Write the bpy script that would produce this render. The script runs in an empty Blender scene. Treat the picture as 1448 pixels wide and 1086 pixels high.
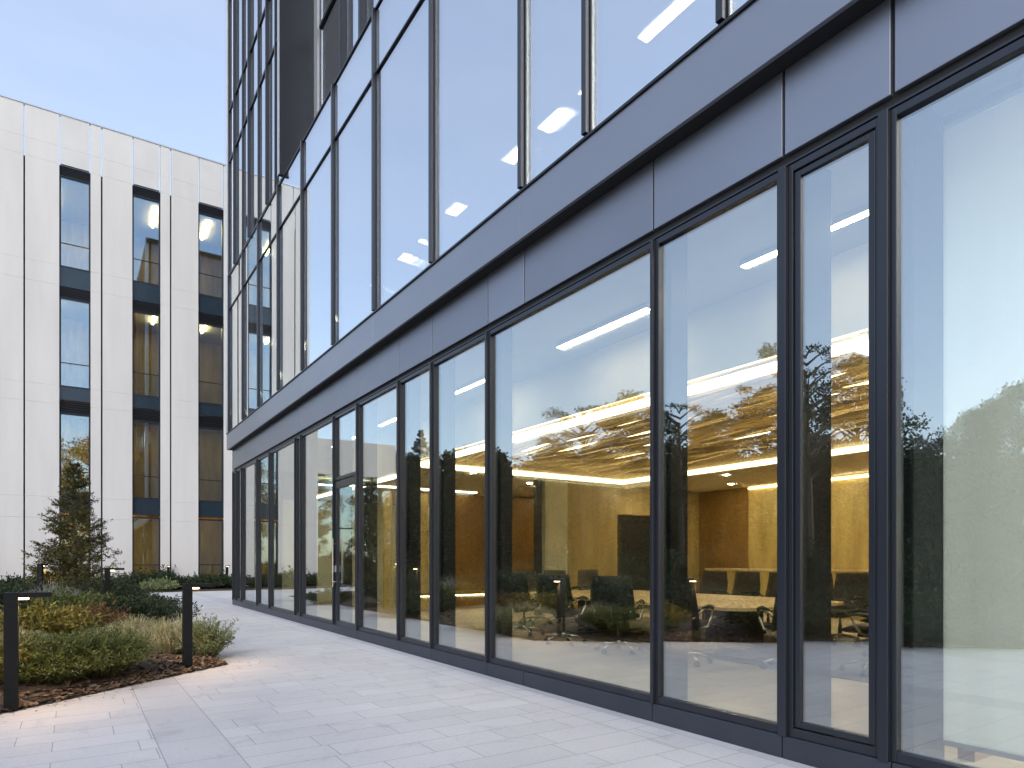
import bpy, math, random
from math import radians, sin, cos, pi, sqrt
from mathutils import Vector, Matrix, noise

random.seed(7)
S = bpy.context.scene
C = bpy.context.collection

# ------------------------------------------------------------------ camera, sky, sun, exposure
cam_d = bpy.data.cameras.new("camera"); cam = bpy.data.objects.new("camera", cam_d); C.objects.link(cam)
cam.location = (0, 0, 1.35)
cam.rotation_euler = (radians(90), 0, radians(-33.67))
cam_d.sensor_width = 36.0
cam_d.lens = 36.0 * 930 / 1448
cam_d.shift_y = (792 - 543) / 1448
cam_d.clip_start = 0.05
cam_d.clip_end = 2000
S.camera = cam

W = bpy.data.worlds.new("World"); S.world = W; W.use_nodes = True
wn, wl = W.node_tree.nodes, W.node_tree.links
bg = wn["Background"]
sky = wn.new("ShaderNodeTexSky"); sky.sky_type = 'NISHITA'; sky.sun_disc = False
SUN_EL, SUN_AZ = 30.0, 228.0          # low over the wood across the court, veiled
sky.sun_elevation = radians(SUN_EL); sky.sun_rotation = radians(SUN_AZ)
sky.air_density = 1.0; sky.dust_density = 1.2; sky.ozone_density = 1.6
# thin high cloud, part of the sky itself
tc = wn.new("ShaderNodeTexCoord"); mp = wn.new("ShaderNodeMapping")
mp.inputs["Scale"].default_value = (1.6, 1.6, 6.0)
nz = wn.new("ShaderNodeTexNoise"); nz.inputs["Scale"].default_value = 1.5; nz.inputs["Detail"].default_value = 7; nz.inputs["Roughness"].default_value = .6
cr = wn.new("ShaderNodeValToRGB"); cr.color_ramp.elements[0].position = .42; cr.color_ramp.elements[1].position = .78
cr.color_ramp.elements[0].color = (0.25,) * 3 + (1,); cr.color_ramp.elements[1].color = (.32,) * 3 + (1,)
mx = wn.new("ShaderNodeMixRGB"); mx.inputs[2].default_value = (3.7, 3.72, 3.95, 1)
wl.new(tc.outputs["Generated"], mp.inputs[0]); wl.new(mp.outputs[0], nz.inputs["Vector"])
wl.new(nz.outputs["Fac"], cr.inputs[0]); wl.new(cr.outputs[0], mx.inputs[0])
wl.new(sky.outputs[0], mx.inputs[1]); wl.new(mx.outputs[0], bg.inputs[0])
bg.inputs[1].default_value = 0.10

sun_d = bpy.data.lights.new("sun", 'SUN'); sun = bpy.data.objects.new("sun", sun_d); C.objects.link(sun)
sun_d.energy = 0.46; sun_d.angle = radians(35); sun_d.color = (1.0, .95, .90)
az = radians(SUN_AZ)
sdir = Vector((sin(az) * cos(radians(SUN_EL)), cos(az) * cos(radians(SUN_EL)), sin(radians(SUN_EL))))
sun.rotation_euler = sdir.to_track_quat('Z', 'Y').to_euler()
sun.location = sdir * 60

S.view_settings.view_transform = 'Standard'; S.view_settings.look = 'None'
S.view_settings.exposure = 1.70; S.view_settings.gamma = 1
S.view_settings.use_curve_mapping = False
S.cycles.max_bounces = 12; S.cycles.transparent_max_bounces = 32; S.cycles.glossy_bounces = 6
S.cycles.diffuse_bounces = 4
S.cycles.sample_clamp_indirect = 6; S.cycles.caustics_reflective = False; S.cycles.caustics_refractive = False

# ------------------------------------------------------------------ materials
def mat(name):
    m = bpy.data.materials.new(name); m.use_nodes = True
    n = m.node_tree.nodes; l = m.node_tree.links
    return m, n, l, n["Principled BSDF"]

def plain(name, col, rough=.5, metal=0.0, var=.08, scale=3.0, bump=0.0, bscale=60, spec=.5, stretch=(1, 1, 1), each=0.0):
    """a base colour broken by soft noise, with optional fine bump"""
    m, n, l, p = mat(name)
    t = n.new("ShaderNodeTexCoord"); mpn = n.new("ShaderNodeMapping"); mpn.inputs["Scale"].default_value = stretch
    l.new(t.outputs["Object"], mpn.inputs[0])
    a = n.new("ShaderNodeTexNoise"); a.inputs["Scale"].default_value = scale; a.inputs["Detail"].default_value = 6
    l.new(mpn.outputs[0], a.inputs["Vector"])
    r = n.new("ShaderNodeValToRGB")
    r.color_ramp.elements[0].position = .3; r.color_ramp.elements[1].position = .7
    r.color_ramp.elements[0].color = tuple(c * (1 - var) for c in col) + (1,)
    r.color_ramp.elements[1].color = tuple(min(1, c * (1 + var)) for c in col) + (1,)
    l.new(a.outputs["Fac"], r.inputs[0]); l.new(r.outputs[0], p.inputs["Base Color"])
    if each:
        oi = n.new("ShaderNodeObjectInfo"); mr = n.new("ShaderNodeMapRange"); mr.inputs[3].default_value = 1 - each; mr.inputs[4].default_value = 1 + each
        vm = n.new("ShaderNodeVectorMath"); vm.operation = 'SCALE'
        l.new(oi.outputs["Random"], mr.inputs[0]); l.new(r.outputs[0], vm.inputs[0]); l.new(mr.outputs[0], vm.inputs[3]); l.new(vm.outputs[0], p.inputs["Base Color"])
    p.inputs["Roughness"].default_value = rough; p.inputs["Metallic"].default_value = metal
    p.inputs["Specular IOR Level"].default_value = spec
    if bump:
        b = n.new("ShaderNodeTexNoise"); b.inputs["Scale"].default_value = bscale; b.inputs["Detail"].default_value = 4
        l.new(mpn.outputs[0], b.inputs["Vector"])
        bp = n.new("ShaderNodeBump"); bp.inputs["Strength"].default_value = bump; bp.inputs["Distance"].default_value = .01
        l.new(b.outputs["Fac"], bp.inputs["Height"]); l.new(bp.outputs[0], p.inputs["Normal"])
    return m

def glow(name, col, s):
    m, n, l, p = mat(name)
    p.inputs["Base Color"].default_value = col + (1,)
    p.inputs["Emission Color"].default_value = col + (1,); p.inputs["Emission Strength"].default_value = s
    return m

def glass(name, r0, tint, wav=.0, gcol=(.97, .99, 1.0)):
    """coated pane: partly mirror, partly clear, more mirror at a slant"""
    m, n, l, p = mat(name); n.remove(p)
    out = n["Material Output"]
    tr = n.new("ShaderNodeBsdfTransparent"); tr.inputs[0].default_value = tint + (1,)
    gl = n.new("ShaderNodeBsdfGlossy"); gl.inputs["Roughness"].default_value = 0.0
    gl.inputs["Color"].default_value = gcol + (1,)
    lw = n.new("ShaderNodeLayerWeight"); lw.inputs[0].default_value = .5
    fr = n.new("ShaderNodeMath"); fr.operation = 'POWER'; fr.inputs[1].default_value = 4.0
    l.new(lw.outputs["Facing"], fr.inputs[0])
    ma = n.new("ShaderNodeMath"); ma.operation = 'MULTIPLY_ADD'
    ma.inputs[1].default_value = 1 - r0; ma.inputs[2].default_value = r0
    ma.use_clamp = True
    l.new(fr.outputs[0], ma.inputs[0])
    mi = n.new("ShaderNodeMixShader"); l.new(ma.outputs[0], mi.inputs[0])
    l.new(tr.outputs[0], mi.inputs[1]); l.new(gl.outputs[0], mi.inputs[2]); l.new(mi.outputs[0], out.inputs[0])
    if wav:
        oi = n.new("ShaderNodeObjectInfo"); wn_ = n.new("ShaderNodeTexWhiteNoise"); wn_.noise_dimensions = '1D'
        l.new(oi.outputs["Random"], wn_.inputs["W"])
        of = n.new("ShaderNodeVectorMath"); of.operation = 'MULTIPLY_ADD'; of.inputs[1].default_value = (.007,) * 3; of.inputs[2].default_value = (-.0035,) * 3
        l.new(wn_.outputs["Color"], of.inputs[0])
        sm_ = n.new("ShaderNodeVectorMath"); sm_.operation = 'ADD'; nm_ = n.new("ShaderNodeVectorMath"); nm_.operation = 'NORMALIZE'
        l.new(of.outputs[0], sm_.inputs[1]); l.new(sm_.outputs[0], nm_.inputs[0])
        t = n.new("ShaderNodeTexCoord")
        b = n.new("ShaderNodeTexNoise"); b.inputs["Scale"].default_value = .9; b.inputs["Detail"].default_value = 1
        l.new(t.outputs["Object"], b.inputs["Vector"])
        bp = n.new("ShaderNodeBump"); bp.inputs["Strength"].default_value = wav; bp.inputs["Distance"].default_value = .02
        l.new(b.outputs["Fac"], bp.inputs["Height"]); l.new(bp.outputs[0], sm_.inputs[0]); l.new(nm_.outputs[0], gl.inputs["Normal"])
    return m

def leafmat(name, cols, rough=.55, trans=.25):
    """each leaf takes its own colour from the ramp, and clumps drift lighter and darker"""
    m, n, l, p = mat(name)
    g = n.new("ShaderNodeNewGeometry"); r = n.new("ShaderNodeValToRGB")
    e = r.color_ramp.elements
    while len(e) < len(cols): e.new(.5)
    for i, c in enumerate(cols):
        e[i].position = i / max(1, len(cols) - 1); e[i].color = c + (1,)
    t = n.new("ShaderNodeTexCoord"); a = n.new("ShaderNodeTexNoise"); a.inputs["Scale"].default_value = 2.2
    l.new(t.outputs["Object"], a.inputs["Vector"])
    mm = n.new("ShaderNodeMath"); mm.operation = 'MULTIPLY_ADD'; mm.inputs[1].default_value = .55
    sc = n.new("ShaderNodeMath"); sc.operation = 'MULTIPLY'; sc.inputs[1].default_value = .5
    l.new(a.outputs["Fac"], sc.inputs[0])
    l.new(g.outputs["Random Per Island"], mm.inputs[0]); l.new(sc.outputs[0], mm.inputs[2])
    l.new(mm.outputs[0], r.inputs[0]); l.new(r.outputs[0], p.inputs["Base Color"])
    p.inputs["Roughness"].default_value = rough; p.inputs["Specular IOR Level"].default_value = .3
    tl = n.new("ShaderNodeBsdfTranslucent"); l.new(r.outputs[0], tl.inputs[0])
    mi = n.new("ShaderNodeMixShader"); mi.inputs[0].default_value = trans
    l.new(p.outputs[0], mi.inputs[1]); l.new(tl.outputs[0], mi.inputs[2]); l.new(mi.outputs[0], n["Material Output"].inputs[0])
    return m

def paving_mat():
    """pale granite setts in courses across the path, with edging bands along it"""
    m, n, l, p = mat("stone_paving")
    t = n.new("ShaderNodeTexCoord")
    def brick(w, h, off, shift, c1, c2):
        q = n.new("ShaderNodeMapping"); q.inputs["Location"].default_value = shift; l.new(t.outputs["Object"], q.inputs[0])
        b = n.new("ShaderNodeTexBrick"); b.offset = off; b.offset_frequency = 2; b.squash = 1.35; b.squash_frequency = 3
        b.inputs["Scale"].default_value = 1.0; b.inputs["Brick Width"].default_value = w; b.inputs["Row Height"].default_value = h
        b.inputs["Mortar Size"].default_value = .0034; b.inputs["Mortar Smooth"].default_value = .35; b.inputs["Bias"].default_value = 0
        b.inputs["Color1"].default_value = c1; b.inputs["Color2"].default_value = c2; b.inputs["Mortar"].default_value = (.31, .31, .33, 1)
        l.new(q.outputs[0], b.inputs["Vector"]); return b
    b1 = brick(.62, .30, .37, (.13, .05, 0), (.68, .678, .695, 1), (.615, .613, .63, 1))
    b2 = brick(.4465, .62, .0, (-.51, .1, 0), (.62, .62, .645, 1), (.53, .53, .555, 1))
    sx = n.new("ShaderNodeSeparateXYZ"); l.new(t.outputs["Object"], sx.inputs[0])
    # distance from the nearest band centre, bands repeat every 3.4 m
    ad0 = n.new("ShaderNodeMath"); ad0.operation = 'ADD'; ad0.inputs[1].default_value = 34 - .733; l.new(sx.outputs[0], ad0.inputs[0])
    pp = n.new("ShaderNodeMath"); pp.operation = 'PINGPONG'; pp.inputs[1].default_value = 1.7; l.new(ad0.outputs[0], pp.inputs[0])
    lt = n.new("ShaderNodeMath"); lt.operation = 'LESS_THAN'; lt.inputs[1].default_value = .223; l.new(pp.outputs[0], lt.inputs[0])
    ed = n.new("ShaderNodeMath"); ed.operation = 'COMPARE'; ed.inputs[1].default_value = .223; ed.inputs[2].default_value = .0036; l.new(pp.outputs[0], ed.inputs[0])
    mc = n.new("ShaderNodeMixRGB"); l.new(lt.outputs[0], mc.inputs[0]); l.new(b1.outputs["Color"], mc.inputs[1]); l.new(b2.outputs["Color"], mc.inputs[2])
    me = n.new("ShaderNodeMixRGB"); l.new(ed.outputs[0], me.inputs[0]); l.new(mc.outputs[0], me.inputs[1]); me.inputs[2].default_value = (.34, .34, .36, 1)
    bl = n.new("ShaderNodeMath"); bl.operation = 'COMPARE'; bl.inputs[1].default_value = 3.62; bl.inputs[2].default_value = .004; l.new(sx.outputs[0], bl.inputs[0])
    me2 = n.new("ShaderNodeMixRGB"); l.new(bl.outputs[0], me2.inputs[0]); l.new(me.outputs[0], me2.inputs[1]); me2.inputs[2].default_value = (.34, .34, .36, 1)
    mf = n.new("ShaderNodeMixRGB"); l.new(lt.outputs[0], mf.inputs[0]); l.new(b1.outputs["Fac"], mf.inputs[1]); l.new(b2.outputs["Fac"], mf.inputs[2])
    a = n.new("ShaderNodeTexNoise"); a.inputs["Scale"].default_value = .55; a.inputs["Detail"].default_value = 6; a.inputs["Roughness"].default_value = .6
    l.new(t.outputs["Object"], a.inputs["Vector"])
    f = n.new("ShaderNodeTexNoise"); f.inputs["Scale"].default_value = 38; f.inputs["Detail"].default_value = 6; f.inputs["Roughness"].default_value = .7
    l.new(t.outputs["Object"], f.inputs["Vector"])
    st = n.new("ShaderNodeTexNoise"); st.inputs["Scale"].default_value = 2.6; st.inputs["Detail"].default_value = 8; st.inputs["Roughness"].default_value = .7; st.inputs["Distortion"].default_value = .6
    l.new(t.outputs["Object"], st.inputs["Vector"])
    def ramp(src, lo, hi, p0, p1):
        q = n.new("ShaderNodeValToRGB"); q.color_ramp.elements[0].color = lo + (1,); q.color_ramp.elements[1].color = hi + (1,)
        q.color_ramp.elements[0].position = p0; q.color_ramp.elements[1].position = p1; l.new(src.outputs["Fac"], q.inputs[0]); return q
    cur = me2
    for q in (ramp(a, (.86, .86, .88), (1.06, 1.055, 1.05), .3, .7), ramp(f, (.90, .90, .90), (1.06, 1.06, 1.06), .3, .7), ramp(st, (.80, .80, .81), (1, 1, 1), .28, .45)):
        x = n.new("ShaderNodeMixRGB"); x.blend_type = 'MULTIPLY'; x.inputs[0].default_value = 1
        l.new(cur.outputs[0], x.inputs[1]); l.new(q.outputs[0], x.inputs[2]); cur = x
    l.new(cur.outputs[0], p.inputs["Base Color"])
    p.inputs["Roughness"].default_value = .55
    ad = n.new("ShaderNodeMath"); ad.operation = 'MULTIPLY_ADD'; ad.inputs[1].default_value = -1.0
    sm = n.new("ShaderNodeMath"); sm.operation = 'MULTIPLY'; sm.inputs[1].default_value = .35
    l.new(f.outputs["Fac"], sm.inputs[0]); l.new(mf.outputs[0], ad.inputs[0]); l.new(sm.outputs[0], ad.inputs[2])
    bp = n.new("ShaderNodeBump"); bp.inputs["Strength"].default_value = .3; bp.inputs["Distance"].default_value = .006
    l.new(ad.outputs[0], bp.inputs["Height"]); l.new(bp.outputs[0], p.inputs["Normal"])
    return m

def gold_mat(name, c, streak):
    """veneered wall: long streaks, soft cloudy figure"""
    m, n, l, p = mat(name)
    t = n.new("ShaderNodeTexCoord"); q = n.new("ShaderNodeMapping"); q.inputs["Scale"].default_value = streak
    l.new(t.outputs["Object"], q.inputs[0])
    a = n.new("ShaderNodeTexNoise"); a.inputs["Scale"].default_value = 2; a.inputs["Detail"].default_value = 8; a.inputs["Roughness"].default_value = .65
    l.new(q.outputs[0], a.inputs["Vector"])
    r = n.new("ShaderNodeValToRGB"); r.color_ramp.elements[0].position = .28; r.color_ramp.elements[1].position = .74
    r.color_ramp.elements[0].color = (c[0] * .62, c[1] * .58, c[2] * .5, 1); r.color_ramp.elements[1].color = (c[0] * 1.25, c[1] * 1.25, c[2] * 1.3, 1)
    l.new(a.outputs["Fac"], r.inputs[0]); l.new(r.outputs[0], p.inputs["Base Color"])
    p.inputs["Roughness"].default_value = .42
    return m

M = {}
M['paving'] = paving_mat()
M['mulch'] = plain("mulch", (.070, .048, .034), .95, var=.5, scale=26, bump=.9, bscale=50)
M['chip'] = leafmat("bark_chips", [(.05, .036, .025), (.14, .095, .063), (.33, .25, .18)], .9, 0)
M['grass'] = plain("grass", (.06, .085, .03), .95, var=.35, scale=8, bump=.6, bscale=40)
M['panel'] = plain("pale_concrete", (.62, .608, .592), .7, var=.055, scale=.9, bump=.08, bscale=30, stretch=(1.6, 1, .25), each=.03)
M['panel2'] = plain("pale_concrete_header", (.61, .60, .59), .66, var=.05, scale=.9, bump=.08, bscale=30)
M['dark'] = plain("dark_metal", (.014, .017, .024), .42, .2, var=.12, scale=5)
M['frame'] = plain("frame_metal", (.025, .029, .039), .33, .35, var=.10, scale=4, stretch=(1, 1, .2))
M['fascia'] = plain("fascia_metal", (.27, .287, .33), .38, .75, var=.05, scale=1.2, bump=.03, bscale=9, stretch=(1, .4, 1), each=.06)
M['spandrel'] = plain("spandrel_metal", (.235, .252, .297), .40, .75, var=.06, scale=1.1, bump=.03, bscale=9, stretch=(1, .4, 1), each=.06)
M['plinth'] = plain("plinth_metal", (.042, .048, .066), .42, .4, var=.10, scale=3)
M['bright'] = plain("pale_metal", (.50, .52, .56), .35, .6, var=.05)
M['black'] = plain("black_gap", (.004, .0045, .005), .7)
M['glass'] = glass("coated_glass", .29, (.93, .97, .93), .010)
M['glass2'] = glass("upper_glass", .62, (.90, .95, .97), .010)
M['glassL'] = glass("window_glass", .20, (.78, .91, .94), .006, (.62, .83, 1.0))
M['infill'] = plain("teal_spandrel", (.020, .034, .048), .2, .1, var=.1)
M['louver'] = plain("louver_metal", (.009, .010, .013), .5, .3)
M['floor_in'] = plain("stone_floor", (.36, .31, .235), .42, var=.22, scale=1.6, bump=.03, stretch=(.5, 1.6, 1))
M['rug'] = plain("blue_carpet", (.13, .125, .115), .95, var=.2, scale=6, bump=.3, bscale=300)
M['gold'] = gold_mat("gold_veneer", (.54, .41, .15), (1.2, 1.2, .22))
M['gold3'] = gold_mat("mid_veneer", (.36, .27, .10), (1.2, 1.2, .22))
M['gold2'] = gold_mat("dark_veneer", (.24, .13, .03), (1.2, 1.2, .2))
M['slat'] = gold_mat("slat_wood", (.74, .62, .36), (1.2, .2, 1.2))
M['ceil'] = plain("ceiling_plaster", (.70, .62, .46), .8, var=.04)
M['ceil_d'] = plain("grey_ceiling", (.28, .29, .30), .85, var=.05)
M['column'] = plain("column_metal", (.016, .019, .023), .5, .2, var=.1)
M['pale_wall'] = plain("pale_wall", (.55, .54, .42), .8, var=.08, scale=1.5)
M['blind'] = plain("blind_fabric", (.76, .83, .85), .9, var=.06, scale=1.2, stretch=(3, 3, .15))
_n, _l = M['blind'].node_tree.nodes, M['blind'].node_tree.links
_t = _n.new("ShaderNodeBsdfTranslucent"); _t.inputs[0].default_value = (.86, .89, .93, 1)
_x = _n.new("ShaderNodeMixShader"); _x.inputs[0].default_value = .5
_l.new(_n["Principled BSDF"].outputs[0], _x.inputs[1]); _l.new(_t.outputs[0], _x.inputs[2]); _l.new(_x.outputs[0], _n["Material Output"].inputs[0])
M['strip'] = glow("warm_strip", (1, .86, .66), 2.3)
M['strip_far'] = glow("warm_edge_strip", (1, .78, .44), 2.2)
M['blind_fill'] = glow("blind_fill_glow", (1, .95, .90), 14)  # for the unseen panels added to make the blind glow
M['slatlamp'] = glow("slat_lamp_tube", (1, .82, .54), 3.2)
M['down'] = glow("downlight_lens", (1, .83, .56), 230)
M['strip_thin'] = glow("warm_strip_thin", (1, .78, .44), 5)
M['linear'] = glow("linear_diffuser", (1, .86, .64), 11)
M['officelight'] = glow("office_diffuser", (1, .82, .56), 6)
M['lens'] = glow("bollard_lens", (1, .62, .28), 4)
M['roomlight'] = glow("room_lamp_or_fill", (1, .70, .34), 16)
M['table'] = gold_mat("pale_wood", (.74, .57, .31), (.6, .25, 2))
M['leather'] = plain("black_upholstery", (.007, .007, .0075), .5, var=.25, scale=20, bump=.1, bscale=200)
M['brownl'] = plain("chair_mesh", (.060, .047, .034), .6, var=.25, scale=20, bump=.1, bscale=200)
M['chrome'] = plain("polished_aluminium", (.55, .55, .55), .22, .95, var=.04)
M['rubber'] = plain("rubber", (.02, .02, .02), .7)
M['post'] = plain("bollard_metal", (.006, .0065, .007), .6, 0, var=.25, scale=14, spec=.22)
M['bark'] = plain("bark", (.085, .06, .045), .95, var=.4, scale=14, bump=.6, bscale=30, stretch=(1, 1, .3))
M['stem'] = plain("woody_stem", (.12, .085, .05), .9, var=.3, scale=12)
M['needle'] = leafmat("spruce_needles", [(.038, .045, .018), (.085, .088, .032), (.17, .13, .05)], .6, .15)
M['needle2'] = leafmat("dark_needles", [(.008, .016, .009), (.02, .032, .014)], .6, .1)
M['leaf_far'] = leafmat("far_leaves", [(.016, .026, .010), (.04, .05, .018), (.07, .065, .025)], .6, .2)
M['lf_green'] = leafmat("green_sprigs", [(.045, .07, .018), (.12, .155, .036), (.25, .255, .075)])
M['lf_yellow'] = leafmat("yellow_leaves", [(.09, .09, .018), (.25, .205, .04), (.45, .33, .075)])
M['lf_red'] = leafmat("russet_leaves", [(.084, .042, .021), (.196, .098, .042), (.308, .182, .070)])
M['lf_dark'] = leafmat("dark_leaves", [(.012, .024, .012), (.030, .050, .022), (.06, .085, .036)])
M['lf_silver'] = leafmat("silver_leaves", [(.156, .169, .143), (.286, .286, .260), (.442, .429, .390)])
M['lf_straw'] = leafmat("straw_blades", [(.23, .20, .085), (.47, .41, .21), (.70, .62, .40)])
M['lf_sage'] = leafmat("sage_sprigs", [(.084, .112, .042), (.196, .238, .098), (.364, .392, .210)])

# ------------------------------------------------------------------ mesh helpers
class MB:
    def __init__(s): s.v, s.f = [], []
    def quad(s, a, b, c, d):
        k = len(s.v); s.v += [tuple(a), tuple(b), tuple(c), tuple(d)]; s.f.append((k, k + 1, k + 2, k + 3))
    def box(s, x0, x1, y0, y1, z0, z1):
        k = len(s.v)
        s.v += [(x0, y0, z0), (x1, y0, z0), (x1, y1, z0), (x0, y1, z0), (x0, y0, z1), (x1, y0, z1), (x1, y1, z1), (x0, y1, z1)]
        s.f += [(k, k + 3, k + 2, k + 1), (k + 4, k + 5, k + 6, k + 7), (k, k + 1, k + 5, k + 4), (k + 1, k + 2, k + 6, k + 5), (k + 2, k + 3, k + 7, k + 6), (k + 3, k, k + 4, k + 7)]
        return s
    def tube(s, pts, radii, n=6, cap=True):
        pts = [Vector(p) for p in pts]
        k0 = len(s.v)
        for i, p in enumerate(pts):
            d = (pts[min(i + 1, len(pts) - 1)] - pts[max(i - 1, 0)])
            if d.length < 1e-6: d = Vector((0, 0, 1))
            d.normalize()
            a = d.cross(Vector((0, 0, 1)) if abs(d.z) < .9 else Vector((1, 0, 0))).normalized(); b = d.cross(a)
            r = radii[i] if isinstance(radii, (list, tuple)) else radii
            for j in range(n):
                t = 2 * pi * j / n
                s.v.append(tuple(p + a * (r * cos(t)) + b * (r * sin(t))))
        for i in range(len(pts) - 1):
            for j in range(n):
                a0 = k0 + i * n + j; a1 = k0 + i * n + (j + 1) % n
                s.f.append((a0, a1, a1 + n, a0 + n))
        if cap:
            s.f.append(tuple(k0 + j for j in reversed(range(n))))
            e = k0 + (len(pts) - 1) * n; s.f.append(tuple(e + j for j in range(n)))
        return s
    def lathe(s, prof, n=20, cx=0, cy=0):
        k0 = len(s.v)
        for r, z in prof:
            for j in range(n):
                t = 2 * pi * j / n; s.v.append((cx + r * cos(t), cy + r * sin(t), z))
        for i in range(len(prof) - 1):
            for j in range(n):
                a = k0 + i * n + j; b = k0 + i * n + (j + 1) % n
                s.f.append((a, b, b + n, a + n))
        s.f.append(tuple(k0 + j for j in reversed(range(n)))); e = k0 + (len(prof) - 1) * n; s.f.append(tuple(e + j for j in range(n)))
        return s
    def build(s, name, m, parent=None, smooth=False, bevel=0):
        me = bpy.data.meshes.new(name); me.from_pydata(s.v, [], s.f); me.update()
        me.materials.append(m)
        if smooth: me.polygons.foreach_set('use_smooth', [True] * len(me.polygons))
        o = bpy.data.objects.new(name, me); C.objects.link(o)
        if parent is not None: o.parent = parent
        if bevel:
            b = o.modifiers.new("bevel", 'BEVEL'); b.width = bevel; b.segments = 2; b.limit_method = 'ANGLE'
        return o

def tag(o, label=None, cat=None, group=None, kind=None):
    if label: o['label'] = label
    if cat: o['category'] = cat
    if group: o['group'] = group
    if kind: o['kind'] = kind
    return o
def empty(name, loc=(0, 0, 0), rz=0):
    o = bpy.data.objects.new(name, None); o.empty_display_size = .2; C.objects.link(o)
    o.location = loc; o.rotation_euler = (0, 0, rz); return o
def copy_tree(o, parent=None):
    c = o.copy(); C.objects.link(c)
    if parent is not None: c.parent = parent
    for ch in list(o.children): copy_tree(ch, c)
    return c
def B(*a): return MB().box(*a)

# ------------------------------------------------------------------ ground
g = MB(); g.quad((-400, -400, -.03), (400, -400, -.03), (400, 400, -.03), (-400, 400, -.03))
tag(g.build("ground", M['grass']), kind='structure')
g = MB(); g.quad((-10.5, -16, 0), (20, -16, 0), (20, 60, 0), (-10.5, 60, 0))
tag(g.build("pavement", M['paving']), kind='structure')

# mulched planting bed: a low mound with a sharp tip towards the path
P = [Vector((-10.0, -.69)), Vector((1.62, 9.10)), Vector((1.55, 25.2)), Vector((-10.0, 25.2))]
def edge_dist(x, y):
    d = 1e9; inside = True
    for i in range(4):
        a, b = P[i], P[(i + 1) % 4]; e = (b - a).normalized()
        s_ = e.x * (y - a.y) - e.y * (x - a.x)
        d = min(d, s_)
    return d
def bed_z(x, y):
    d = max(0, edge_dist(x, y))
    return .012 + .26 * (1 - math.exp(-d / 1.6)) + .02 * noise.noise((x * 2.1, y * 2.1, 0)) * min(1, d * 2)
g = MB(); N1, N2 = 90, 110
for j in range(N2 + 1):
    for i in range(N1 + 1):
        u, v = i / N1, j / N2
        p = (P[0] * (1 - u) + P[1] * u) * (1 - v) + (P[3] * (1 - u) + P[2] * u) * v
        g.v.append((p.x, p.y, bed_z(p.x, p.y)))
for j in range(N2):
    for i in range(N1):
        a = j * (N1 + 1) + i; g.f.append((a, a + 1, a + N1 + 2, a + N1 + 1))
tag(g.build("soil_bed", M['mulch'], smooth=True), kind='structure')
g = B(-12, 16, 31.2, 34.9, -.02, .06)
tag(g.build("soil_border", M['mulch']), kind='structure')

# bark chips
g = MB()
for _ in range(9000):
    u = 1 - random.random() ** 1.3 * .62; v = random.random() ** 2.2 * .42
    p = (P[0] * (1 - u) + P[1] * u) * (1 - v) + (P[3] * (1 - u) + P[2] * u) * v
    z = bed_z(p.x, p.y) + random.uniform(.002, .018)
    L = random.uniform(.012, .045); w = L * random.uniform(.2, .55); a = random.uniform(0, pi * 2); t = random.gauss(0, .3)
    dx = Vector((cos(a), sin(a), t)) * L; dy = Vector((-sin(a), cos(a), random.gauss(0, .4))) * w
    c = Vector((p.x, p.y, z)); g.quad(c - dx - dy, c + dx - dy, c + dx + dy, c - dx + dy)
for _ in range(170):      # a few spilled over the edge
    f = random.random(); e = P[0].lerp(P[1], .62 + .4 * f); o_ = (random.random() ** 2.2) * .38
    c = Vector((e.x + o_ * .64, e.y - o_ * .77, .006)); L = random.uniform(.006, .02); a = random.uniform(0, 6.3)
    dx = Vector((cos(a), sin(a), .1)) * L; dy = Vector((-sin(a), cos(a), 0)) * L * .4
    g.quad(c - dx - dy, c + dx - dy, c + dx + dy, c - dx + dy)
tag(g.build("bark_mulch", M['chip']), "loose brown bark chips strewn over the planting bed", "mulch", kind='stuff')

# ------------------------------------------------------------------ plants
def rnd_dir(up=0.0):
    while True:
        v = Vector((random.uniform(-1, 1), random.uniform(-1, 1), random.uniform(-1, 1)))
        if .05 < v.length < 1: break
    v.normalize(); v.z += up; return v.normalized()
def leaf(mb, c, d, L, w, roll=None):
    d = d.normalized(); s_ = d.cross(rnd_dir()); 
    if s_.length < 1e-3: s_ = Vector((1, 0, 0))
    s_.normalize()
    a = c; m1 = c + d * (L * .5) + s_ * (w * .5); m2 = c + d * (L * .5) - s_ * (w * .5); e = c + d * L
    mb.quad(a, m1, e, m2)

def sprig_shrub(R, H, stems, leaves, L, w, m, stiff=.6, lean=1.0, seed=0, fork=2):
    """upright to spreading stems, each clothed with small leaves"""
    random.seed(seed)
    st, lf = MB(), MB()
    for i in range(stems):
        a = random.uniform(0, 2 * pi); r = sqrt(random.random())
        base = Vector((cos(a) * r * R * .35, sin(a) * r * R * .35, -.03))
        out = Vector((cos(a), sin(a), 0)) * (r * R * .75 * lean)
        h = H * random.uniform(.6, 1.08) * (1 - .45 * r * r) * (1.28 if random.random() < .10 else 1)
        tip = base + out + Vector((random.gauss(0, .04), random.gauss(0, .04), h))
        mid = base + out * .35 + Vector((0, 0, h * stiff))
        pts = [base, mid, tip]
        st.tube(pts, [.006, .004, .0015], 3, False)
        for k in range(leaves):
            t = random.uniform(.22, 1.0)
            q = base.lerp(mid, t * 2) if t < .5 else mid.lerp(tip, t * 2 - 1)
            ax = (mid - base) if t < .5 else (tip - mid)
            d = (ax.normalized() * random.uniform(.2, 1.0) + rnd_dir() * .9)
            q = q + rnd_dir() * (.025 * random.random() * R / .4)
            leaf(lf, q, d, L * random.uniform(.6, 1.25), w * random.uniform(.7, 1.2))
    return st, lf

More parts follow.
